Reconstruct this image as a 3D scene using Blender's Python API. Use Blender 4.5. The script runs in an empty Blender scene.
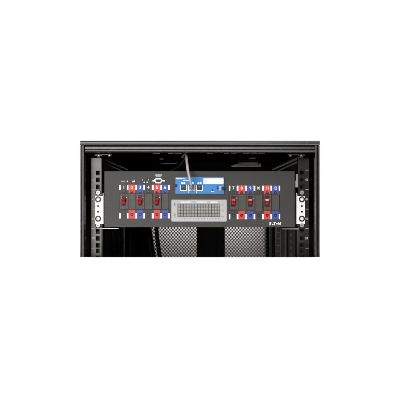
import bpy, bmesh, math, random
from math import radians, pi, sin, cos
from mathutils import Vector, Matrix

random.seed(4)
sc = bpy.context.scene
col = sc.collection

# ------------------------------------------------------------------ measures
D = 2.0                      # camera to the front face of the rack, metres
S0 = 0.00221                 # metres covered by one photo pixel on that face


def sc_at(y):
    return S0 * (D + y) / D


def X(px, y):
    return (px - 200.0) * sc_at(y)


def Z(py, y):
    return (200.0 - py) * sc_at(y)


# ------------------------------------------------------------------ materials
def mat(name, base, rough=0.5, metal=0.0, spec=0.5, var=0.06, vscale=60.0, bump=0.0, bscale=900.0,
        coat=0.0, trans=False):
    m = bpy.data.materials.new(name)
    m.use_nodes = True
    nt = m.node_tree
    b = nt.nodes['Principled BSDF']
    b.inputs['Roughness'].default_value = rough
    b.inputs['Metallic'].default_value = metal
    b.inputs['Specular IOR Level'].default_value = spec
    b.inputs['Coat Weight'].default_value = coat
    tc = nt.nodes.new('ShaderNodeTexCoord')
    n1 = nt.nodes.new('ShaderNodeTexNoise')
    n1.inputs['Scale'].default_value = vscale
    n1.inputs['Detail'].default_value = 5
    n1.inputs['Roughness'].default_value = 0.65
    nt.links.new(tc.outputs['Object'], n1.inputs['Vector'])
    r = nt.nodes.new('ShaderNodeMapRange')
    r.inputs['From Min'].default_value = 0.3
    r.inputs['From Max'].default_value = 0.7
    r.inputs['To Min'].default_value = 1 - var
    r.inputs['To Max'].default_value = 1 + var
    nt.links.new(n1.outputs['Fac'], r.inputs['Value'])
    mx = nt.nodes.new('ShaderNodeVectorMath')
    mx.operation = 'SCALE'
    mx.inputs[0].default_value = base
    nt.links.new(r.outputs['Result'], mx.inputs['Scale'])
    nt.links.new(mx.outputs['Vector'], b.inputs['Base Color'])
    r2 = nt.nodes.new('ShaderNodeMapRange')
    r2.inputs['From Min'].default_value = 0.3
    r2.inputs['From Max'].default_value = 0.7
    r2.inputs['To Min'].default_value = max(0.02, rough - var * 0.8)
    r2.inputs['To Max'].default_value = min(1, rough + var * 0.8)
    nt.links.new(n1.outputs['Fac'], r2.inputs['Value'])
    nt.links.new(r2.outputs['Result'], b.inputs['Roughness'])
    if bump:
        n2 = nt.nodes.new('ShaderNodeTexNoise')
        n2.inputs['Scale'].default_value = bscale
        n2.inputs['Detail'].default_value = 3
        nt.links.new(tc.outputs['Object'], n2.inputs['Vector'])
        bp = nt.nodes.new('ShaderNodeBump')
        bp.inputs['Strength'].default_value = bump
        bp.inputs['Distance'].default_value = 0.0006
        nt.links.new(n2.outputs['Fac'], bp.inputs['Height'])
        nt.links.new(bp.outputs['Normal'], b.inputs['Normal'])
    if trans:
        t = nt.nodes.new('ShaderNodeBsdfTranslucent')
        t.inputs['Color'].default_value = (*base, 1)
        ad = nt.nodes.new('ShaderNodeMixShader')
        ad.inputs['Fac'].default_value = 0.85
        nt.links.new(b.outputs[0], ad.inputs[1])
        nt.links.new(t.outputs[0], ad.inputs[2])
        nt.links.new(ad.outputs[0], nt.nodes['Material Output'].inputs['Surface'])
    return m


M = {
    'frame':  mat('frame_paint', (0.011, 0.0098, 0.009), 0.27, spec=0.62, var=0.03, bump=0.0, bscale=1400),
    'inner':  mat('inner_black_paint', (0.004, 0.004, 0.004), 0.6, spec=0.15, var=0.05),
    'roof_shade':  mat('painted_roof_shade', (0.002, 0.002, 0.002), 0.95, spec=0.0),
    'post':   mat('post_paint', (0.006, 0.0052, 0.0046), 0.22, spec=0.5, var=0.02, bump=0.03, bscale=1500),
    'rail':   mat('rail_paint', (0.005, 0.0043, 0.0038), 0.29, spec=0.46, var=0.025, bump=0.05, bscale=1500),
    'mark':   mat('rail_marking_ink', (0.54, 0.53, 0.51), 0.6, var=0.12, vscale=400),
    'panel':  mat('panel_paint', (0.043, 0.0412, 0.0408), 0.47, spec=0.24, var=0.07, vscale=260, bump=0.30, bscale=700),
    'chassis': mat('chassis_steel', (0.03, 0.03, 0.03), 0.5, spec=0.4),
    'white':  mat('white_plastic', (0.82, 0.82, 0.80), 0.45, var=0.03),
    'ink_w':  mat('white_ink', (0.85, 0.85, 0.83), 0.5, var=0.04, vscale=300),
    'ink_g':  mat('grey_ink', (0.38, 0.38, 0.38), 0.6, var=0.15, vscale=300),
    'red_l':  mat('red_label', (0.60, 0.050, 0.044), 0.45, spec=0.25, var=0.06, vscale=200),
    'blue_l': mat('blue_label', (0.045, 0.075, 0.34), 0.45, spec=0.25, var=0.06, vscale=200),
    'black':  mat('black_plastic', (0.005, 0.005, 0.005), 0.42, spec=0.3),
    'brk':    mat('breaker_plastic', (0.056, 0.051, 0.044), 0.46, spec=0.35, var=0.10, vscale=120, bump=0.3, bscale=1500),
    'red':    mat('red_toggle_plastic', (0.34, 0.006, 0.006), 0.2, spec=0.6, coat=0.4),
    'card':   mat('card_blue_paint', (0.016, 0.20, 0.56), 0.38, spec=0.35, var=0.04, bump=0.15),
    'steel':  mat('bright_steel', (0.30, 0.30, 0.29), 0.45, metal=0.9, var=0.12, vscale=300),
    'nickel': mat('nickel_shell', (0.58, 0.57, 0.54), 0.40, metal=0.5, var=0.08, vscale=250),
    'plate':  mat('bracket_white_paint', (0.80, 0.80, 0.785), 0.42, var=0.05, vscale=120, bump=0.2),
    'chart':  mat('chart_card', (0.44, 0.44, 0.45), 0.5, spec=0.25, var=0.03),
    'cell':   mat('chart_grid_field', (0.25, 0.237, 0.228), 0.55, var=0.10, vscale=160),
    'line':   mat('chart_line_ink', (0.04, 0.038, 0.037), 0.6, var=0.2, vscale=400),
    'greyc':  mat('grey_cable_jacket', (0.40, 0.38, 0.41), 0.33, var=0.07, vscale=150),
    'blackc': mat('black_cable_jacket', (0.010, 0.010, 0.011), 0.38, spec=0.5),
    'mesh':   mat('perforated_steel_paint', (0.22, 0.215, 0.21), 0.55, spec=0.5),
    'filter': mat('added_diffuser_cloth', (0.76, 0.745, 0.73), 0.9, var=0.10, vscale=40, trans=True),
    'galv':   mat('galvanised_clip', (0.30, 0.285, 0.26), 0.5, metal=0.3, var=0.12, vscale=200),
    'vent':   mat('vent_cover_plastic', (0.62, 0.62, 0.60), 0.45, var=0.05),
    'duct':   mat('duct_plastic', (0.020, 0.020, 0.021), 0.42, spec=0.5, var=0.12),
    'ductl':  mat('duct_edge_plastic', (0.15, 0.15, 0.15), 0.4, spec=0.5, var=0.12),
    'studio': mat('studio_white_paint', (0.93, 0.93, 0.93), 0.8, spec=0.1, var=0.006, vscale=4),
}


# ------------------------------------------------------------------ mesh builder
class MB:
    def __init__(self):
        self.bm = bmesh.new()
        self.mats = []

    def mi(self, m):
        if m not in self.mats:
            self.mats.append(m)
        return self.mats.index(m)

    def faces(self, pts, fcs, m):
        k = self.mi(m)
        vs = [self.bm.verts.new(p) for p in pts]
        for f in fcs:
            try:
                fc = self.bm.faces.new([vs[i] for i in f])
                fc.material_index = k
            except ValueError:
                pass

    def box(self, x0, x1, y0, y1, z0, z1, m):
        x0, x1 = min(x0, x1), max(x0, x1)
        y0, y1 = min(y0, y1), max(y0, y1)
        z0, z1 = min(z0, z1), max(z0, z1)
        p = [(x, y, z) for x in (x0, x1) for y in (y0, y1) for z in (z0, z1)]
        f = [(0, 1, 3, 2), (4, 6, 7, 5), (0, 4, 5, 1), (2, 3, 7, 6), (0, 2, 6, 4), (1, 5, 7, 3)]
        self.faces(p, f, m)

    def rect(self, px0, py0, px1, py1, yf, dep, m):
        """box whose front face (at depth yf) covers this rectangle, dep metres thick"""
        self.box(X(px0, yf), X(px1, yf), yf, yf + dep, Z(py1, yf), Z(py0, yf), m)

    def rrect(self, px0, py0, px1, py1, yf, dep, r, m, n=5):
        pts = []
        for cx, cy, a0 in ((px1 - r, py0 + r, -90), (px1 - r, py1 - r, 0), (px0 + r, py1 - r, 90), (px0 + r, py0 + r, 180)):
            for i in range(n + 1):
                a = radians(a0 + 90 * i / n)
                pts.append((cx + r * cos(a), cy + r * sin(a)))
        self.prism_y(pts, yf, dep, m)

    def prism_y(self, pxpts, yf, dep, m):
        a = [(X(p[0], yf), yf, Z(p[1], yf)) for p in pxpts]
        b = [(p[0], yf + dep, p[2]) for p in a]
        n = len(a)
        f = [tuple(range(n)), tuple(range(2 * n - 1, n - 1, -1))]
        f += [(i, n + i, n + (i + 1) % n, (i + 1) % n) for i in range(n)]
        self.faces(a + b, f, m)

    def prism_x(self, yz, x0, x1, m):
        a = [(x0, p[0], p[1]) for p in yz]
        b = [(x1, p[0], p[1]) for p in yz]
        n = len(a)
        f = [tuple(range(n)), tuple(range(2 * n - 1, n - 1, -1))]
        f += [(i, n + i, n + (i + 1) % n, (i + 1) % n) for i in range(n)]
        self.faces(a + b, f, m)

    def prism_z(self, xy, z0, z1, m):
        a = [(p[0], p[1], z0) for p in xy]
        b = [(p[0], p[1], z1) for p in xy]
        n = len(a)
        f = [tuple(range(n)), tuple(range(2 * n - 1, n - 1, -1))]
        f += [(i, n + i, n + (i + 1) % n, (i + 1) % n) for i in range(n)]
        self.faces(a + b, f, m)

    def cyl(self, px, py, rpx, yf, dep, m, n=20, r2=None):
        s = sc_at(yf)
        x, z = X(px, yf), Z(py, yf)
        r = rpx * s
        q = r if r2 is None else r2 * s
        a = [(x + r * cos(2 * pi * i / n), yf, z + r * sin(2 * pi * i / n)) for i in range(n)]
        b = [(x + q * cos(2 * pi * i / n), yf + dep, z + q * sin(2 * pi * i / n)) for i in range(n)]
        f = [tuple(range(n)), tuple(range(2 * n - 1, n - 1, -1))]
        f += [(i, n + i, n + (i + 1) % n, (i + 1) % n) for i in range(n)]
        self.faces(a + b, f, m)

    def ring(self, px, py, ro, ri, yf, dep, m, n=24):
        s = sc_at(yf)
        x, z = X(px, yf), Z(py, yf)
        L = []
        for r, y in ((ro, yf), (ro, yf + dep), (ri, yf + dep), (ri, yf)):
            L += [(x + r * s * cos(2 * pi * i / n), y, z + r * s * sin(2 * pi * i / n)) for i in range(n)]
        f = []
        for k in range(4):
            for i in range(n):
                j = (i + 1) % n
                f.append((k * n + i, k * n + j, ((k + 1) % 4) * n + j, ((k + 1) % 4) * n + i))
        self.faces(L, f, m)

    def holed(self, px0, py0, px1, py1, cx, cy, r, yf, dep, m, n=16):
        """rectangular plate with one round hole, real thickness"""
        ang = [2 * pi * i / n for i in range(n)]
        for qx, qy in ((px0, py0), (px1, py0), (px0, py1), (px1, py1)):
            ang.append(math.atan2(qy - cy, qx - cx) % (2 * pi))
        ang = sorted(set(round(a, 5) for a in ang))
        out, inn = [], []
        for a in ang:
            c, s = cos(a), sin(a)
            t = 1e9
            if c > 1e-6: t = min(t, (px1 - cx) / c)
            if c < -1e-6: t = min(t, (px0 - cx) / c)
            if s > 1e-6: t = min(t, (py1 - cy) / s)
            if s < -1e-6: t = min(t, (py0 - cy) / s)
            out.append((cx + c * t, cy + s * t))
            inn.append((cx + c * r, cy + s * r))
        k = len(ang)
        P = []
        for L, y in ((out, yf), (inn, yf), (inn, yf + dep), (out, yf + dep)):
            P += [(X(p[0], yf), y, Z(p[1], yf)) for p in L]
        f = []
        for q in range(4):
            for i in range(k):
                j = (i + 1) % k
                f.append((q * k + i, q * k + j, ((q + 1) % 4) * k + j, ((q + 1) % 4) * k + i))
        self.faces(P, f, m)

    def tube(self, pts, r, m, n=12, caps=True):
        pts = [Vector(p) for p in pts]
        # smooth the path
        P = []
        for i in range(len(pts) - 1):
            p0 = pts[max(i - 1, 0)]; p1 = pts[i]; p2 = pts[i + 1]; p3 = pts[min(i + 2, len(pts) - 1)]
            for k in range(8):
                t = k / 8
                P.append(0.5 * ((2 * p1) + (p2 - p0) * t + (2 * p0 - 5 * p1 + 4 * p2 - p3) * t * t
                                + (3 * p1 - p0 - 3 * p2 + p3) * t ** 3))
        P.append(pts[-1])
        L = []
        up = Vector((0.31, 0.2, 0.93))
        for i, p in enumerate(P):
            d = (P[min(i + 1, len(P) - 1)] - P[max(i - 1, 0)]).normalized()
            a = d.cross(up)
            if a.length < 1e-3: a = d.cross(Vector((1, 0, 0)))
            a.normalize()
            b = a.cross(d).normalized()
            up = b
            L += [p + r * (a * cos(2 * pi * k / n) + b * sin(2 * pi * k / n)) for k in range(n)]
        f = []
        for i in range(len(P) - 1):
            for k in range(n):
                j = (k + 1) % n
                f.append((i * n + k, i * n + j, (i + 1) * n + j, (i + 1) * n + k))
        if caps:
            f.append(tuple(range(n)))
            f.append(tuple(range((len(P) - 1) * n, len(P) * n)))
        self.faces(L, f, m)

    def text(self, s, px, py, hpx, yf, m, dep=0.0004, bold=0.0, sx=1.0, rot=0.0, shear=0.0):
        """lettering hpx photo pixels tall, centred on px, py"""
        c = bpy.data.curves.new('t', 'FONT')
        c.body = s
        c.align_x = 'CENTER'
        c.align_y = 'CENTER'
        c.size = 1.0
        c.offset = bold
        c.shear = shear
        c.resolution_u = 3
        o = bpy.data.objects.new('t', c)
        col.objects.link(o)
        dg = bpy.context.evaluated_depsgraph_get()
        me = bpy.data.meshes.new_from_object(o.evaluated_get(dg))
        bpy.data.objects.remove(o)
        bpy.data.curves.remove(c)
        vs = [v.co.copy() for v in me.vertices]
        if not vs:
            return
        x0 = min(v.x for v in vs); x1 = max(v.x for v in vs)
        y0 = min(v.y for v in vs); y1 = max(v.y for v in vs)
        k = hpx * sc_at(yf) / max(y1 - y0, 1e-6)
        cx, cy = (x0 + x1) / 2, (y0 + y1) / 2
        P = []
        for v in vs:
            a, b = (v.x - cx) * k * sx, (v.y - cy) * k
            a, b = a * cos(rot) - b * sin(rot), a * sin(rot) + b * cos(rot)
            P.append((X(px, yf) + a, yf, Z(py, yf) + b))
        self.faces(P, [tuple(p.vertices) for p in me.polygons], m)
        bpy.data.meshes.remove(me)

    def build(self, name, root=None, parent=None, bevel=0.0, smooth=False, angle=40, merge=0.0, solid=0.0):
        """link as one object; root gives the thing's base, parent the object it hangs under"""
        if merge:
            bmesh.ops.remove_doubles(self.bm, verts=self.bm.verts, dist=merge)
        bmesh.ops.recalc_face_normals(self.bm, faces=self.bm.faces)
        me = bpy.data.meshes.new(name)
        org = Vector(root.location) if root is not None else Vector((0, 0, 0))
        bmesh.ops.translate(self.bm, verts=self.bm.verts, vec=-org)
        self.bm.to_mesh(me)
        self.bm.free()
        for m in self.mats:
            me.materials.append(M[m])
        o = bpy.data.objects.new(name, me)
        col.objects.link(o)
        if parent is not None:
            o.parent = parent
        elif root is not None:
            o.parent = root
        if smooth:
            me.shade_smooth()
            me.set_sharp_from_angle(angle=radians(angle))
        if solid:
            md = o.modifiers.new('thickness', 'SOLIDIFY'); md.thickness = solid; md.offset = -1
        if bevel:
            md = o.modifiers.new('edges', 'BEVEL')
            md.width = bevel; md.segments = 2; md.limit_method = 'ANGLE'; md.angle_limit = radians(50)
            md.harden_normals = False
        return o


def thing(name, loc, label, cat, group=None):
    o = bpy.data.objects.new(name, None)
    o.empty_display_size = 0.02
    o.location = loc
    col.objects.link(o)
    o['label'] = label
    o['category'] = cat
    if group: o['group'] = group
    return o


# ================================================================== setting
ZB = -0.205                                   # underside of the rack
HW = 120 * S0                                 # half width of the rack
DEP = 0.95                                    # depth of the rack

b = MB()
prof = [(-0.6, -1.05)]
R = 0.7
for i in range(13):
    a = radians(-90 + 90 * i / 12)
    prof.append((2.6 - R + R * cos(a), -1.05 + R + R * sin(a)))
prof.append((2.6, 3.2))
pts = [(x, y, z) for x in (-4.5, 4.5) for (y, z) in prof]
n = len(prof)
b.faces(pts, [(i, i + 1, n + i + 1, n + i) for i in range(n - 1)], 'studio')
bd = b.build('backdrop', smooth=True, angle=60)
bd['kind'] = 'structure'

ZC = Z(257.4, -0.016)
b = MB()
gx = HW + 0.0003
b.box(-1.9, 1.9, -0.016, -0.003, -1.05, ZC, 'studio')                # front wall of the shallow recess
b.box(-1.9, -gx, -0.003, 1.35, -1.05, ZC, 'studio')
b.box(gx, 1.9, -0.003, 1.35, -1.05, ZC, 'studio')
b.box(-gx, gx, DEP + 0.004, 1.35, -1.05, ZC, 'studio')
b.box(-gx, gx, -0.003, DEP + 0.004, -1.05, ZB - 0.0002, 'studio')
pl = b.build('plinth')
pl['kind'] = 'structure'

# ================================================================== the rack
rack = thing('equipment_rack', (0, 0.45, ZB),
             'black metal equipment rack cabinet with numbered square-hole rails and open front', 'rack cabinet')

# --- top cover with rounded lip
b = MB()
zt, zl = Z(140.4, 0), Z(145.2, 0)
pr = [(DEP, zt)]
r = 0.0032
for i in range(9):
    a = radians(90 + 85 * i / 8)
    pr.append((0.0005 + r + r * cos(a), zt - r + r * sin(a)))
pr += [(0.0003, Z(142.0, 0)), (0.0003, Z(142.9, 0)), (0.0000, Z(143.9, 0)), (-0.0007, Z(144.75, 0)), (-0.0007, Z(144.95, 0)), (-0.0012, Z(145.15, 0)), (0.0, zl)]
pr.append((DEP, zl))
b.prism_x(pr, -HW, HW, 'frame')
cover = b.build('top_cover', rack, smooth=True, angle=20)

# --- front beam below the lip
b = MB()
pr = [(0.0045, 146.2), (0.0016, 146.5), (0.0010, 146.8), (0.0005, 148.8), (0.0010, 149.1), (0.0022, 149.4), (0.0024, 149.7),
      (0.0010, 150.0), (0.00068, 151.3), (-0.00012, 152.2), (0.0001, 152.4), (0.0030, 152.6), (0.012, 152.6), (0.012, 146.2)]
b.prism_x([(y, Z(p, 0)) for y, p in pr], X(85.0, 0), X(314.8, 0), 'frame')
beam = b.build('front_beam', rack, smooth=True, angle=20)
b = MB()
b.box(X(81, 0), X(319, 0), 0.0125, 0.016, Z(152.4, 0), zl, 'inner')   # dark joint between lip and beam
b.build('joint_seal', rack)
# faint clips on the underside of the beam
b = MB()
for a, c in ((153, 160), (168, 173.5), (174.5, 182), (207, 213), (224, 229), (231, 236), (243, 250), (251, 257), (258, 265)):
    b = MB()
    b.rect(a, 153.0, c, 154.0, 0.014, 0.006, 'duct')
    b.build('beam_clip', rack, bevel=0.0004)

b = MB()
b.box(X(81.5, 0), X(318.5, 0), 0.0165, DEP - 0.06, zl - 0.0018, zl - 0.0002, 'roof_shade')  # near-black sheet added under the cover, stands in for the roof's shade
b.build('roof_shade_sheet', rack)
# --- posts
def post(sgn):
    b = MB()
    xs = lambda px: X(px, 0) * sgn if sgn > 0 else X(px, 0)
    # described for the left side, mirrored for the right
    def q(px): return X(px, 0) if sgn < 0 else -X(px, 0)
    pr = [(q(80.0), 0.030), (q(80.0), 0.0053), (q(81.75), 0.0058), (q(81.8), 0.0140), (q(82.2), 0.0140), (q(82.2), 0.0013), (q(82.4), 0.0011),
          (q(82.8), 0.0010), (q(83.8), 0.0010), (q(84.3), 0.0014), (q(84.6), 0.0034)]
    pr += [(q(84.6), 0.030)]
    b.prism_z(pr, ZB, zl - 0.0004, 'post')
    o = b.build('corner_post', rack, smooth=True, angle=20)
    b = MB()
    b.box(q(80.4), q(81.3), 0.030, DEP - 0.02, ZB, zl, 'inner')
    b.build('side_panel', rack)
    return o
post(-1); post(1)

# --- base and back
b = MB()
b.box(X(81.6, 0), X(318.4, 0), 0.012, DEP - 0.02, ZB, ZB + 0.006, 'inner')
b.build('base_plate', rack)

YM = 0.84                                       # perforated sheets stand here
def sheet(px0, px1, py0, py1, name):
    b = MB()
    a, c = 3.15, 3.55
    ncol = int(round((px1 - px0) / a)); nrow = int(round((py1 - py0) / c))
    for j in range(2 * nrow + 1):
        for i in range(2 * ncol + 1):
            if (i + j) % 2: continue
            cx, cy = px0 + i * a / 2, py0 + j * c / 2
            out, inn = [], []
            for k in range(8):
                t = pi / 4 * k
                m_ = 1.0 if k % 2 == 0 else math.sqrt(0.5)
                ox, oy = cos(t), sin(t)
                if k % 2: ox, oy = 0.5 * (1 if ox > 0 else -1), 0.5 * (1 if oy > 0 else -1)
                out.append((cx + ox * a / 2, cy + oy * c / 2))
            out16 = []
            for k in range(8):
                p, p2 = out[k], out[(k + 1) % 8]
                out16 += [p, ((p[0] + p2[0]) / 2, (p[1] + p2[1]) / 2)]
            for k in range(16):
                t = 2 * pi * k / 16
                inn.append((cx + 0.95 * cos(t), cy + 0.96 * sin(t)))
            P = [(X(p[0], YM), YM, Z(p[1], YM)) for p in out16 + inn]
            b.faces(P, [(k, (k + 1) % 16, 16 + (k + 1) % 16, 16 + k) for k in range(16)], 'mesh')
    return b.build(name, rack, merge=0.00005, solid=0.0016)
sheet(144.6, 197.4, 196, 264, 'perforated_panel')
sheet(224.4, 266.4, 196, 264, 'perforated_panel')
b = MB()
yb = YM + 0.022
b.rect(144, 192, 265.6, 266, yb, 0.002, 'filter')  # unseen translucent sheet added to soften the backlight through the perforations
b.build('added_diffuser', rack)
b = MB()
b.box(X(81.6, 0), X(318.4, 0), DEP - 0.05, DEP - 0.02, Z(192, yb), zl, 'inner')
b.box(X(81.6, 0), X(145.5, yb), yb + 0.004, DEP - 0.02, ZB + 0.006, Z(192, yb), 'inner')
b.box(X(264, yb), X(318.4, 0), yb + 0.004, DEP - 0.02, ZB + 0.006, Z(192, yb), 'inner')
b.build('rear_panel', rack)
b = MB()                                        # door mullion and stiles in front of the sheets
b.rect(196.7, 189, 224.7, 270, YM - 0.012, 0.010, 'inner')
b.rect(204, 189, 216, 270, YM - 0.020, 0.007, 'inner')
b.build('rear_door_mullion', rack, bevel=0.001)

# --- mounting rails
YR = 0.060
HOLES = []
for k in range(-1, 7):
    y0 = 179.9 + 19.5 * k
    HOLES += [y0 - 6.95, y0, y0 + 6.95]
def rail(sgn):
    q = (lambda p: p) if sgn < 0 else (lambda p: 400 - p)
    b = MB()
    a0, a1, a2, a3 = (91.0, 95.8, 100.2, 101.6)
    top, bot = 158.0, 290.0
    hs = [h for h in HOLES if h - 2.2 > top + 8 and h + 2.2 < bot]
    t = 0.0022
    b.rect(q(a0), top, q(a1), bot, YR, t, 'rail')
    b.rect(q(a2), top, q(a3), bot, YR, t, 'rail')
    cur = top
    for h in hs:
        b.rect(q(a1), cur, q(a2), h - 2.15, YR, t, 'rail')
        cur = h + 2.15
    b.rect(q(a1), cur, q(a2), bot, YR, t, 'rail')
    # flanges running back
    b.box(X(q(a0), YR), X(q(a0 + 0.9), YR), YR + t, YR + 0.035, Z(bot, YR), Z(top, YR), 'rail')
    b.box(X(q(a3 - 0.9), YR), X(q(a3), YR), YR + t, YR + 0.030, Z(bot, YR), Z(top, YR), 'rail')
    b.rect(q(a0 + 1.0), top, q(a3 - 1.0), bot, YR + 0.028, 0.002, 'duct')
    o = b.build('mounting_rail', rack, merge=0.00001, bevel=0.0003)
    # unit numbers and unit lines printed on the face
    b = MB()
    ym = YR - 0.0004
    for k, num in enumerate(('42', '41', '40', '39')):
        yc = 179.7 + 19.5 * k
        b.text(num, q(93.2) if sgn < 0 else 306.6, yc, 2.3, ym, 'mark', bold=0.012, sx=0.95)
    for k in range(5):
        yc = 170.15 + 19.5 * k
        b.rect(q(91.3), yc - 0.22, q(94.6), yc + 0.22, ym, 0.0003, 'mark')
    b.build('unit_numbers', rack, parent=o)
    # the two screws seen above and below the bracket
    for yc in (192.6, 225.3):
        b = MB()
        px = q(98.0)
        b.ring(px, yc, 2.9, 2.2, YR - 0.0022, 0.0020, 'black')
        b.cyl(px, yc, 2.05, YR - 0.0045, 0.0042, 'steel', r2=2.25)
        b.rect(px - 1.2, yc - 0.2, px + 1.2, yc + 0.2, YR - 0.0048, 0.0006, 'black')
        b.build('rail_screw', rack, parent=o, smooth=True, angle=35)
    return o
rail_l = rail(-1); rail_r = rail(1)

# --- long side rails under the roof, running front to back
for sg in (-1, 1):
    b = MB()
    q = (lambda p: p) if sg < 0 else (lambda p: 400 - p)
    for pa, pb, rr in (((98.5, 156.9, 0.085), (127.0, 169.2, 0.66), 0.0034), ((98.5, 160.4, 0.085), (122.5, 171.0, 0.50), 0.0026)):
        b.tube([(X(q(pa[0]), pa[2]), pa[2], Z(pa[1], pa[2])), (X(q((pa[0] + pb[0]) / 2), (pa[2] * 1.4 + pb[2] * 0.6) / 2), (pa[2] * 1.4 + pb[2] * 0.6) / 2, Z((pa[1] + pb[1]) / 2, (pa[2] * 1.4 + pb[2] * 0.6) / 2)),
                (X(q(pb[0]), pb[2]), pb[2], Z(pb[1], pb[2]))], rr, 'ductl')
        b.build('depth_rail', rack, smooth=True)
        b = MB()
    continue
    b.build('depth_rail', rack, bevel=0.0006)

# --- support ledges under the panel
b = MB()
b.prism_y([(97.3, 227.9), (105, 228.0), (118.6, 228.3), (118.6, 228.7), (112, 229.0), (104, 228.7), (97.3, 228.3)], 0.046, 0.20, 'steel')
b.build('support_ledge', rack)
b = MB()
b.prism_y([(281.8, 228.6), (298.6, 228.4), (298.6, 229.4), (281.8, 229.2)], 0.046, 0.20, 'steel')
b.build('support_ledge', rack)
b = MB()
b.rect(295.9, 174.0, 298.0, 187.5, 0.0575, 0.05, 'galv')
b.rect(295.4, 180.5, 298.2, 187.3, 0.055, 0.002, 'galv')
b.build('rail_clip', rack, bevel=0.0004)

# --- vertical cable ducts left and right at mid depth
for sg in (1, -1):
    q = (lambda p: p) if sg > 0 else (lambda p: 400 - p)
    yd = 0.40
    b = MB()
    b.rect(q(276.6), 190, q(286.4), 268, yd, 0.05, 'duct')
    b.rect(q(285.4), 190, q(286.4), 268, yd - 0.004, 0.0038, 'ductl')
    b.rect(q(280.4), 190, q(281.1), 268, yd - 0.004, 0.0038, 'ductl')
    y = 193.0
    while y < 266:
        b.rect(q(276.9), y, q(280.1), y + 0.6, yd - 0.005, 0.0048, 'ductl')
        b.rect(q(281.6), y, q(284.9), y + 0.6, yd - 0.005, 0.0048, 'duct')
        y += 6.5
    b.build('cable_duct', rack)
    b = MB()
    b.rect(q(288.8), 190, q(295.0), 268, yd - 0.03, 0.03, 'duct')
    y = 194.5
    while y < 266:
        b.rect(q(290.6), y, q(291.5), y + 3.4, yd - 0.033, 0.0028, 'ductl')
        y += 6.5
    b.build('slotted_rail', rack)
    b = MB()
    b.rect(q(270.2), 190, q(272.4), 270, 0.66, 0.03, 'duct')
    b.build('rear_rail', rack, bevel=0.001)

# --- roof brackets with bright screw heads, vent cover
for sg in (-1, 1):
    q = (lambda p: p) if sg < 0 else (lambda p: 400 - p)
    b = MB()
    b.rect(q(95.5), 153.9, q(111.8), 155.2, 0.030, 0.02, 'duct')
    b.rect(q(94.5), 154.4, q(102.0), 155.9, 0.026, 0.003, 'duct')
    br = b.build('roof_bracket', rack, bevel=0.0005)
    for px in (98.6, 109.4):
        b = MB()
        b.prism_y([(q(px - 1.5), 156.4), (q(px + 1.5), 156.4), (q(px + 0.5), 154.5), (q(px - 0.4), 154.3)], 0.0245, 0.004, 'steel')
        b.build('screw_head', rack, parent=br, bevel=0.0006)
b = MB()
yv = 0.75
cx, cz = X(247.5, yv), Z(162.0, yv)
topc = [(231.5, 165.7), (234, 164.6), (237.5, 163.6), (241.5, 162.9), (247, 162.4), (253, 162.2), (257, 162.4), (259.5, 163.1), (261.2, 164.2)]
P, F = [], []
K = 9
for k in range(K):
    t = pi * k / (K - 1)
    for (ax, ay) in topc:
        yy = ay + (166.5 - ay) * (1 - cos(t)) / 2
        yb3 = yv - 0.007 * sin(t) + 0.010 * (1 - cos(t)) / 2
        P.append((X(ax, yv), yb3, Z(yy, yv)))
nT = len(topc)
for k in range(K - 1):
    for i in range(nT - 1):
        F.append((k * nT + i, k * nT + i + 1, (k + 1) * nT + i + 1, (k + 1) * nT + i))
F.append(tuple(list(range(nT)) + list(range(K * nT - 1, (K - 1) * nT - 1, -1))))
b.faces(P, F, 'vent')
b.box(cx - 0.03, cx + 0.03, yv - 0.03, yv + 0.01, cz - 0.002, zl - 0.0018, 'inner')
vent = b.build('vent_cover', rack, smooth=True, angle=50)
b = MB()
b.cyl(258.6, 163.6, 0.9, yv - 0.052, 0.012, 'black')
b.cyl(260.8, 163.7, 0.5, yv - 0.050, 0.012, 'ductl')
b.build('latch', rack, parent=vent)
b = MB()
b.rect(159.5, 157.9, 163.5, 159.3, 0.5, 0.02, 'ductl')
b.build('roof_stud', rack, bevel=0.0006)
b = MB()
b.rect(160.5, 162.9, 177.0, 163.4, 0.55, 0.02, 'ductl')
b.build('roof_rib', rack, bevel=0.0004)
b = MB()
b.rect(249.0, 157.6, 256.0, 158.4, 0.5, 0.02, 'ductl')
b.build('roof_stud', rack, bevel=0.0006)

# ================================================================== the power panel
YP = 0.050
panel = thing('power_distribution_unit', (0, YP, Z(227.2, YP)),
              'grey rack-mounted power distribution panel with red toggles, numbered labels and blue network card', 'power unit')
b = MB()
b.rect(104.3, 171.0, 294.8, 227.3, YP, 0.003, 'panel')
face = b.build('faceplate', panel, bevel=0.0007)
b = MB()
b.rect(105.2, 171.8, 293.9, 226.5, YP + 0.003, 0.28, 'chassis')
b.build('chassis', panel, bevel=0.001)
# long seams of the raised centre section
b = MB()
b.rect(227.6, 171.8, 227.85, 226.8, YP - 0.0003, 0.00025, 'chassis')
b.build('seam', panel)
b = MB()
b.rect(171.6, 171.8, 171.8, 198.6, YP - 0.0003, 0.00025, 'chassis')
b.build('seam', panel)

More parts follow.
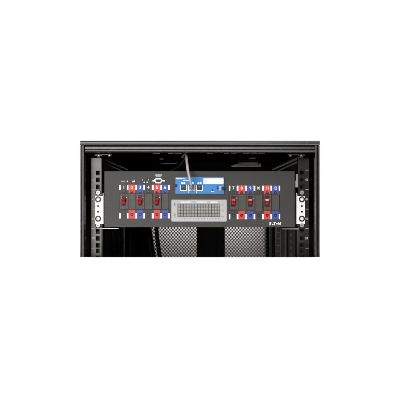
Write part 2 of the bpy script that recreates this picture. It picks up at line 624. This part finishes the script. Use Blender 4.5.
# --- white mounting brackets over the rails
def bracket(sgn):
    q = (lambda p: p) if sgn < 0 else (lambda p: 400 - p)
    yb_ = YR - 0.0032
    b = MB()
    rows = [(195.9, 203.2, 199.3, 1.6), (203.2, 208.9, 206.1, 1.0), (208.9, 215.2, 211.8, 1.0), (215.2, 224.0, 218.7, 1.6)]
    for y0, y1, cy, r_ in rows:
        x0, x1 = sorted((q(95.0), q(102.7)))
        b.holed(x0, y0, x1, y1, q(98.1), cy, r_, yb_, 0.0018, 'plate')
    x0, x1 = sorted((q(102.75), q(103.5)))
    b.rect(x0, 193.2, x1, 224.0, yb_, 0.06, 'plate')
    o = b.build('mounting_bracket', panel, merge=0.00001, bevel=0.0002)
    x0, x1 = sorted((q(100.6), q(102.6)))
    b = MB(); b.rect(x0, 193.6, x1, 195.8, yb_ - 0.001, 0.004, 'black')
    b.build('corner_pad', panel, parent=o, bevel=0.0004); b = MB()
    b.rect(x0, 224.1, x1, 226.2, yb_ - 0.001, 0.004, 'black'); b.build('corner_pad', panel, parent=o, bevel=0.0004)
    for cy in (199.3, 218.7):
        b = MB()
        px = q(98.1)
        b.ring(px, cy, 3.0, 1.9, yb_ - 0.0016, 0.0015, 'black')
        b.cyl(px, cy, 1.55, yb_ - 0.0030, 0.0040, 'white', r2=1.85)
        b.rect(px - 0.15, cy - 1.1, px + 0.15, cy - 0.4, yb_ - 0.0034, 0.0005, 'black')
        b.build('mounting_screw', panel, parent=o, smooth=True, angle=35)
    for cy in (206.1, 211.8):
        b = MB()
        b.cyl(q(98.1), cy, 0.97, yb_ + 0.0010, 0.0020, 'black')
        b.build('threaded_hole', panel, parent=o)
    return o
bracket(-1); bracket(1)

# --- breaker groups
LX = [(120.8, 127.0), (128.5, 135.2), (137.0, 143.3), (145.2, 151.6), (153.8, 160.2), (162.0, 168.0)]
RX = [(230.4, 236.6), (238.5, 244.9), (247.2, 253.5), (255.4, 261.8), (264.0, 270.4), (272.1, 278.7)]
LB = [(119.1, 120.7), (127.0, 128.4), (135.3, 136.9), (143.4, 145.0), (151.8, 153.7), (160.3, 161.9), (168.1, 169.8)]
RB = [(229.0, 230.3), (236.7, 238.4), (245.0, 247.0), (253.6, 255.3), (261.9, 263.8), (270.5, 272.0), (278.8, 280.1)]
COLS = ['', 'red_l', 'blue_l'] * 4
YL = YP - 0.0009

def breaker_group(cells, bars, first, dy):
    # white index bars
    for y0, y1 in ((184.9, 190.0), (213.3, 218.5)):
        b = MB()
        for a, c in bars:
            b.rect(a, y0 + dy, c, y1 + dy, YL, 0.0008, 'ink_w')
        b.build('index_bars', panel)
    for i, (a, c) in enumerate(cells):
        num = str(first + i)
        k = COLS[i]
        cx = (a + c) / 2
        b = MB()
        y0, y1 = 184.6 + dy, 193.2 + dy
        if k:
            b.prism_y([(a, y0), (c, y0), (c, y1), (c - 1.35, y1), (cx + 1.1, y1 - 2.3), (cx - 1.1, y1 - 2.3), (a + 1.35, y1), (a, y1)],
                      YL, 0.0008, k)
        b.text(num, cx, 187.3 + dy, 3.1, YL - 0.0003, 'ink_w', bold=0.02, sx=1.0 if len(num) < 2 else 0.92)
        lb = b.build('number_label', panel)
        if k: lb['label'] = ('red' if k == 'red_l' else 'blue') + ' number label reading ' + num
        else: lb['label'] = 'grey number position reading ' + num
        b = MB()
        y0, y1 = 209.9 + dy, 218.6 + dy
        if k:
            b.holed(a, y0, c, y1, cx, 214.5 + dy, 1.55, YL, 0.0008, k)
            b.build('terminal_label', panel)
        for yc, rr in ((191.6 + dy, 1.05), (214.5 + dy, 1.4)):
            b = MB()
            b.ring(cx, yc, rr, rr * 0.62, YL - 0.0010, 0.0018, 'black', n=18)
            b.cyl(cx, yc, rr * 0.60, YL + 0.0001, 0.0007, 'black', n=18)
            b.rect(cx - rr * 0.42, yc - 0.12, cx + rr * 0.42, yc + 0.12, YL - 0.0003, 0.0004, 'galv')
            b.build('terminal_screw', panel, smooth=True, angle=35)
    # black surround with the breaker bodies in it
    x0, x1 = cells[0][0] - 1.65, cells[5][1] + 1.0
    yt, ybm = 193.4 + dy, 209.5 + dy
    b = MB()
    b.rect(x0, yt, x1, ybm, YP - 0.0008, 0.0007, 'black')
    b.build('breaker_surround', panel, bevel=0.0002)
    for p in range(3):
        xa = cells[2 * p][0] - (0.85 if p < 2 else 0.4)
        xm = cells[2 * p + 1][0] - 0.25
        xb = (cells[2 * p + 2][0] - (1.5 if p == 0 else 1.6)) if p < 2 else x1 - 0.4
        yb2 = YP - 0.0034
        b = MB()
        b.rect(xa, yt + 0.35, xm - 0.3, ybm - 0.4, yb2, 0.0025, 'brk')
        bk = b.build('circuit_breaker', panel, bevel=0.0005)
        cx = (cells[2 * p][0] + cells[2 * p][1]) / 2 - 0.1
        b = MB()                                   # dark slot round the lever
        b.rrect(cx - 2.5, yt + 1.6, cx + 2.3, yt + 12.6, yb2 - 0.0006, 0.0005, 0.5, 'black', n=3)
        b.build('toggle_slot', panel, parent=bk)
        # lever: a wedge whose nose stands out, narrowing downwards
        b = MB()
        s = sc_at(yb2)
        def ring_(py, w, yo):
            return [(X(cx - w, yb2), yb2 - yo * kf, Z(py, yb2)), (X(cx + w, yb2), yb2 - yo * kf, Z(py, yb2))]
        kf = 1 + random.uniform(-0.06, 0.06)
        rows = [(yt + 4.0, 1.95, 0.0008), (yt + 4.7, 1.95, 0.0066), (yt + 6.8, 1.80, 0.0084), (yt + 8.2, 1.45, 0.0072),
                (yt + 10.6, 1.15, 0.0042), (yt + 11.9, 1.05, 0.0008)]
        P = []
        for rr in rows: P += ring_(*rr)
        back = []
        for rr in rows: back += ring_(rr[0], rr[1], 0.0007)
        nP = len(P)
        F = [(2 * i, 2 * i + 1, 2 * i + 3, 2 * i + 2) for i in range(len(rows) - 1)]
        F += [(2 * i, 2 * i + 2, nP + 2 * i + 2, nP + 2 * i) for i in range(len(rows) - 1)]
        F += [(2 * i + 1, nP + 2 * i + 1, nP + 2 * i + 3, 2 * i + 3) for i in range(len(rows) - 1)]
        b.faces(P + back, F, 'red')
        b.build('toggle', panel, parent=bk, bevel=0.0010, smooth=True, angle=30, merge=0.00005)
        b = MB()                                   # red guard sliver left of the lever, white dot right of it
        b.prism_y([(cx - 2.75, yt + 2.3), (cx - 2.0, yt + 2.6), (cx - 2.0, yt + 6.8), (cx - 2.75, yt + 5.4)], yb2 - 0.0016, 0.0015, 'red')
        b.build('toggle_guard', panel, parent=bk, bevel=0.0003)
        b = MB()
        b.cyl(cx + 2.8, yt + 4.1, 0.36, yb2 - 0.0004, 0.0004, 'ink_w', n=12)
        b.build('state_dot', panel, parent=bk)
        b = MB()
        b.rect(xm + 0.15, yt + 0.35, xb, ybm - 0.4, yb2 + 0.0008, 0.0017, 'brk')
        b.rect(xm + 1.6, yt + 1.2, xm + 1.9, ybm - 1.2, yb2 + 0.0006, 0.0002, 'chassis')
        if dy > 0.3 and p == 1:
            b.rect(xm + 0.3, ybm - 0.38, xb - 0.1, ybm + 0.05, yb2 + 0.0002, 0.002, 'galv')
        b.build('blank_cover', panel, bevel=0.0004)
breaker_group(LX, LB, 1, 0.0)
breaker_group(RX, RB, 7, 0.75)

# --- small marks and buttons above the first group
b = MB()
for x in (121.0, 122.2, 123.4, 124.4):
    b.rect(x, 180.7, x + 0.7, 181.9, YL, 0.0008, 'ink_g')
b.build('caption_marks', panel)
b = MB(); b.cyl(127.3, 181.3, 0.6, YL - 0.0004, 0.0012, 'ink_w', n=14); b.build('indicator_lamp', panel)
b = MB()
b.rect(131.9, 181.6, 135.4, 183.0, YL - 0.0006, 0.0013, 'black')  # black slab drawn as the shadow under the button
b.prism_y([(132.2, 181.0), (134.6, 180.4), (135.2, 181.0), (134.6, 182.2), (132.6, 182.5)], YL - 0.0020, 0.0014, 'white')
b.build('reset_button', panel, bevel=0.0003)
for px, py, r_ in ((142.4, 179.9, 0.45), (148.4, 179.9, 0.45), (144.3, 182.3, 0.75), (147.2, 182.3, 0.75)):
    b = MB()
    b.ring(px, py, r_ + 0.45, r_, YL - 0.0006, 0.0014, 'black', n=16)
    b.cyl(px, py, r_, YL - 0.0010, 0.0017, 'white', n=16, r2=r_ * 0.98)
    b.build('indicator_lamp', panel)

# --- serial port
b = MB()
b.prism_y([(155.2, 174.2), (161.8, 174.2), (161.8, 175.6), (160.6, 177.0), (156.4, 177.0), (155.2, 175.6)], YL, 0.0008, 'ink_g')
b.rect(155.9, 174.9, 161.1, 175.25, YL - 0.0002, 0.0002, 'chart'); b.rect(156.8, 175.9, 160.2, 176.2, YL - 0.0002, 0.0002, 'chart')
b.build('port_caption', panel)
b = MB()
hexo = [(155.6, 178.1), (161.0, 178.1), (162.4, 179.6), (162.4, 181.6), (160.8, 183.5), (155.8, 183.5), (154.2, 181.6), (154.2, 179.6)]
b.prism_y(hexo, YP - 0.0036, 0.0035, 'nickel')
b.rect(152.4, 179.9, 164.8, 181.6, YP - 0.0012, 0.0011, 'nickel')
sp = b.build('serial_port', panel, bevel=0.0005)
b = MB()
b.prism_y([(156.0, 179.4), (160.6, 179.4), (161.1, 180.3), (160.3, 182.1), (156.4, 182.1), (155.5, 180.3)], YP - 0.0042, 0.0005, 'black')
b.build('socket_face', panel, parent=sp)
for px in (153.2, 164.1):
    b = MB(); b.cyl(px, 180.75, 0.95, YP - 0.0042, 0.003, 'nickel', n=6); b.build('jack_screw', panel, parent=sp, bevel=0.0002)

# --- blue network card
YC = YP - 0.0030
b = MB()
b.rrect(175.3, 177.0, 224.3, 193.8, YC, 0.0029, 0.4, 'card', n=3)
card = b.build('network_card', panel, bevel=0.0004)
for px, py, r_ in ((175.5, 185.4, 1.35), (223.2, 188.4, 1.6)):
    b = MB()
    b.cyl(px, py, r_, YC - 0.0060, 0.0059, 'black', n=18, r2=r_ * 1.02)
    b.rect(px - 0.8, py - 0.14, px + 0.8, py + 0.14, YC - 0.0064, 0.0005, 'chassis')
    b.build('thumb_screw', panel, parent=card, smooth=True, angle=35, bevel=0.0003)
for i, (a, c) in enumerate(((180.0, 187.0), (188.2, 194.7), (196.0, 202.8))):
    b = MB()
    yf = YC - 0.0014
    y0, y1 = 185.2, 190.9
    w = 0.75
    m_ = 'white' if i == 0 else 'nickel'
    b.rect(a, y0, a + w, y1, yf, 0.0013, m_)
    b.rect(c - w, y0, c, y1, yf, 0.0013, m_)
    b.rect(a + w, y1 - 0.85, c - w, y1, yf, 0.0013, m_)
    b.rect(a + w, y0, c - w, y0 + 0.4, yf, 0.0013, 'black')
    po = b.build('network_port', panel, parent=card)
    b = MB()
    b.rect(a + w, y0 + 0.4, c - w, y1 - 0.85, YC - 0.0003, 0.00025, 'black')
    for k in range(4):
        b.rect(a + w + 1.2 + 0.75 * k, y0 + 0.9, a + w + 1.45 + 0.75 * k, y0 + 2.2, YC - 0.0006, 0.0003, 'galv')
    b.rect(a + w + 0.9, y1 - 1.6, c - w - 0.9, y1 - 0.9, YC - 0.0011, 0.0008, 'chassis')
    o2 = b.build('port_opening', panel, parent=card)
# printed marks on the card
b = MB()
ym = YC - 0.0003
x = 176.0
for w_ in (0.9, 0.6, 0.8, 0.5, 0.9, 0.7, 0.5, 0.8, 0.6, 0.7):
    b.rect(x, 178.1, x + w_, 179.2, ym, 0.00025, 'ink_w'); x += w_ + 0.28
x = 183.2
for w_ in (0.7, 0.9, 0.6, 0.5, 0.8, 0.6):
    b.rect(x, 180.1, x + w_, 180.9, ym, 0.00025, 'ink_w'); x += w_ + 0.3
b.build('card_lettering', panel, parent=card)
b = MB()
for a, c in ((181.2, 182.8), (183.2, 185.2), (192.0, 193.6), (197.3, 198.9), (199.4, 201.4)):
    b.prism_y([(a, 183.9), (a + 0.3, 182.2), (c - 0.3, 181.8), (c, 182.6), (c, 183.9)], ym, 0.00025, 'ink_w')
for px in (188.8, 196.3):
    b.rect(px - 0.35, 191.4, px + 0.35, 192.8, ym, 0.00025, 'ink_w')
b.build('port_symbols', panel, parent=card)
b = MB()
b.rect(210.9, 191.3, 214.0, 192.1, ym, 0.00025, 'ink_w')
b.build('lamp_caption', panel, parent=card)
b = MB()
b.rect(219.2, 186.2, 221.2, 190.4, ym, 0.00025, 'chart')
b.build('status_window', panel, parent=card)
b = MB()
b.rrect(203.3, 178.3, 223.6, 184.1, YC - 0.0005, 0.00045, 1.0, 'white')
b.rect(204.6, 180.0, 206.6, 180.5, YC - 0.0007, 0.00018, 'ink_g')
b.rect(204.6, 182.1, 206.4, 182.6, YC - 0.0007, 0.00018, 'ink_g')
b.build('white_sticker', panel, parent=card)
for px, py, r_ in ((212.5, 190.0, 0.75), (217.6, 188.4, 0.95), (217.6, 186.4, 0.6)):
    b = MB(); b.cyl(px, py, r_, YC - 0.0008, 0.0007, 'black', n=14); b.build('indicator_lamp', panel, parent=card)

# --- circuit chart
YH = YP - 0.0016
b = MB()
b.rrect(171.3, 199.6, 226.8, 221.6, YH, 0.0015, 1.3, 'chart')
b.rrect(172.0, 200.3, 226.1, 220.9, YH - 0.0003, 0.00025, 0.9, 'chart')
chart = b.build('circuit_chart', panel, bevel=0.0003)
b = MB()
yg = YH - 0.0006
gx0, gx1, gy0, gy1 = 177.8, 219.9, 203.9, 216.6
b.rect(gx0, gy0, gx1, gy1, yg, 0.00025, 'cell')
for i in range(16):
    x = gx0 + (gx1 - gx0) * i / 15
    b.rect(x - 0.28, gy0 - 0.2, x + 0.28, gy1 + 0.2, yg - 0.0002, 0.00018, 'line')
for j in range(5):
    y = gy0 + (gy1 - gy0) * j / 4
    b.rect(gx0 - 0.2, y - 0.16, gx1 + 0.2, y + 0.16, yg - 0.00035, 0.00012, 'line')
for j in range(4):
    for i in range(15):
        if random.random() < 0.75:
            x = gx0 + (gx1 - gx0) * (i + 0.5) / 15; y = gy0 + (gy1 - gy0) * (j + 0.5) / 4
            w_ = random.uniform(0.5, 0.85)
            b.rect(x - w_, y - 0.35, x + w_, y + 0.25, yg - 0.0002, 0.00015, random.choice(('chart', 'chart', 'ink_g')))
b.build('grid', panel, parent=chart)
b = MB()
ym = YH - 0.0005
for a, c in ((180.5, 190.5), (196.5, 206.8), (210.5, 217.5)):
    b.rect(a, 201.5, c, 202.6, ym, 0.00018, 'ink_w')
    x = a + 0.5
    while x < c - 0.8:
        w_ = random.uniform(0.35, 0.8); b.rect(x, 201.8, x + w_, 202.3, ym - 0.0002, 0.00015, 'ink_g'); x += w_ + 0.3
for i in range(15):
    x = gx0 + (gx1 - gx0) * (i + 0.5) / 15
    b.rect(x - 0.4, 217.9, x + 0.4, 218.7, ym, 0.00018, 'cell')
for y0, y1 in ((203.4, 206.4), (212.8, 217.4)):
    y = y0
    while y < y1:
        w_ = random.uniform(0.35, 0.8)
        b.rect(174.1, y, 175.5, y + w_ * 0.6, ym, 0.00018, 'line'); y += w_ + 0.25
for yc in (205.0, 210.8, 216.6):
    b.rect(221.3, yc - 0.4, 223.6, yc + 0.3, ym, 0.00018, 'cell')
b.build('chart_lettering', panel, parent=chart)

# --- maker's lettering
b = MB()
yt_ = YP - 0.0006
b.text('E', 270.3, 223.6, 3.2, yt_, 'ink_w', bold=0.04, sx=0.85, shear=0.10)
b.prism_y([(272.0, 225.2), (272.4, 223.9), (273.6, 223.9), (273.2, 225.2)], yt_, 0.0005, 'ink_w')
b.text('T', 274.7, 223.6, 3.2, yt_, 'ink_w', bold=0.04, sx=0.85, shear=0.10)
b.cyl(276.9, 223.7, 0.75, yt_, 0.0005, 'ink_w', n=14)
b.text('N', 279.3, 223.6, 3.2, yt_, 'ink_w', bold=0.04, sx=0.95, shear=0.10)
b.build('maker_lettering', panel)

# ================================================================== cables
yq = YC - 0.010
cab = thing('network_cable', (X(191.2, yq), yq, Z(188.5, yq)),
            'grey network cable hanging from the roof into the middle port of the blue card', 'cable')
b = MB()
pth = [(X(182.0, 0.5), 0.50, Z(157.0, 0.5)), (X(184.5, 0.25), 0.25, Z(154.6, 0.25)), (X(185.9, 0.09), 0.09, Z(153.6, 0.09)),
       (X(186.5, 0.045), 0.045, Z(156.5, 0.045)), (X(187.0, 0.030), 0.030, Z(163.0, 0.03)), (X(188.0, 0.020), 0.020, Z(171.0, 0.02)),
       (X(189.6, 0.012), 0.012, Z(178.5, 0.012)), (X(191.0, 0.016), 0.016, Z(184.0, 0.016)),
       (X(191.35, 0.026), 0.026, Z(187.2, 0.026)), (X(191.4, 0.034), 0.034, Z(188.2, 0.034))]
b.tube(pth, 0.0031, 'greyc', n=14)
b.build('cable_jacket', cab, smooth=True)
b = MB()
b.rect(189.4, 186.0, 193.5, 190.1, YC - 0.010, 0.0100, 'greyc')
b.rect(190.3, 190.0, 192.5, 190.5, YC - 0.011, 0.0085, 'chart')
b.build('plug', cab, bevel=0.0006)

def cable(name, px_pts, r, label, mname='blackc'):
    pts = [(X(p[0], p[2]), p[2], Z(p[1], p[2])) for p in px_pts]
    root = thing(name, pts[-1], label, 'cable')
    b = MB()
    b.tube(pts, r, mname)
    b.build('cable_jacket', root, smooth=True)
    return root
cable('power_cable', [(155.0, 205, 0.45), (155.6, 215, 0.62), (156.4, 228, 0.70), (157.3, 238, 0.70), (158.5, 248, 0.70), (160.1, 258, 0.70), (161.2, 266, 0.70)],
      0.0062, 'single black cable slanting down in front of the left perforated panel')
b0 = [(146.1, 205, 0.48), (147.2, 215, 0.62), (148.0, 228, 0.72), (148.9, 238, 0.72), (150.3, 248, 0.72), (152.0, 258, 0.72), (153.1, 266, 0.72)]
cable('power_cable', b0, 0.0125, 'thick black cable left of the slanting one, covering the sheet\'s left edge')
b1 = [(p[0] - 7.0, p[1], p[2] + 0.02) for p in b0]
cable('power_cable', b1, 0.0125, 'second thick black cable in the dark, beside the thick one at the left sheet edge')
cable('signal_cable', [(186.0, 156.0, 0.30), (184.0, 160.0, 0.30), (179.5, 165.5, 0.30), (172.5, 169.8, 0.32), (164, 173, 0.36), (160, 176, 0.42)],
      0.0024, 'thin dark cable curving down behind the grey network cable under the roof', 'duct')

# ================================================================== camera
cam = bpy.data.cameras.new('camera')
cam.sensor_width = 36
cam.lens = 36 * D / (400 * S0)
cam.clip_start = 0.05
cam.clip_end = 50
co = bpy.data.objects.new('camera', cam)
co.location = (0, -D, 0)
co.rotation_euler = (radians(90), 0, 0)
col.objects.link(co)
sc.camera = co

# ================================================================== light
def area(name, loc, aim, sx, sy, power, colr=(1, 1, 1)):
    l = bpy.data.lights.new(name, 'AREA')
    l.shape = 'RECTANGLE'
    l.size = sx; l.size_y = sy
    l.energy = power
    l.color = colr
    o = bpy.data.objects.new(name, l)
    o.location = loc
    d = Vector(aim) - Vector(loc)
    o.rotation_euler = d.to_track_quat('-Z', 'Y').to_euler()
    col.objects.link(o)
    return o
area('softbox_key', (-0.85, -2.2, 0.10), (-0.05, 0, 0), 0.9, 0.9, 44, (1.0, 0.965, 0.93))
area('softbox_strip', (-0.16, -2.2, 0.76), (-0.05, 0, 0), 1.05, 0.6, 17, (1.0, 0.98, 0.96))
area('softbox_fill', (0.55, -1.3, 1.55), (0, 0, 0), 0.9, 0.5, 15, (0.97, 0.98, 1.0))
lo = area('softbox_low', (0, -1.0, -0.55), (0, 0, -0.62), 1.8, 0.2, 20)
lo.data.spread = radians(60)
area('softbox_overhead', (0, 1.05, 2.2), (0, 1.05, 0), 3.0, 1.7, 120)
for sg in (-1, 1):
    area('softbox_backdrop', (sg * 2.0, 1.3, 0.5), (sg * 0.25, 2.6, 0.0), 0.9, 1.6, 75)

w = bpy.data.worlds.new('World')
sc.world = w
w.use_nodes = True
w.node_tree.nodes['Background'].inputs[0].default_value = (1, 1, 1, 1)
w.node_tree.nodes['Background'].inputs[1].default_value = 0.04

sc.view_settings.view_transform = 'Standard'
sc.view_settings.look = 'None'
sc.view_settings.exposure = 0
sc.view_settings.gamma = 1
sc.cycles.use_denoising = True
sc.cycles.max_bounces = 8
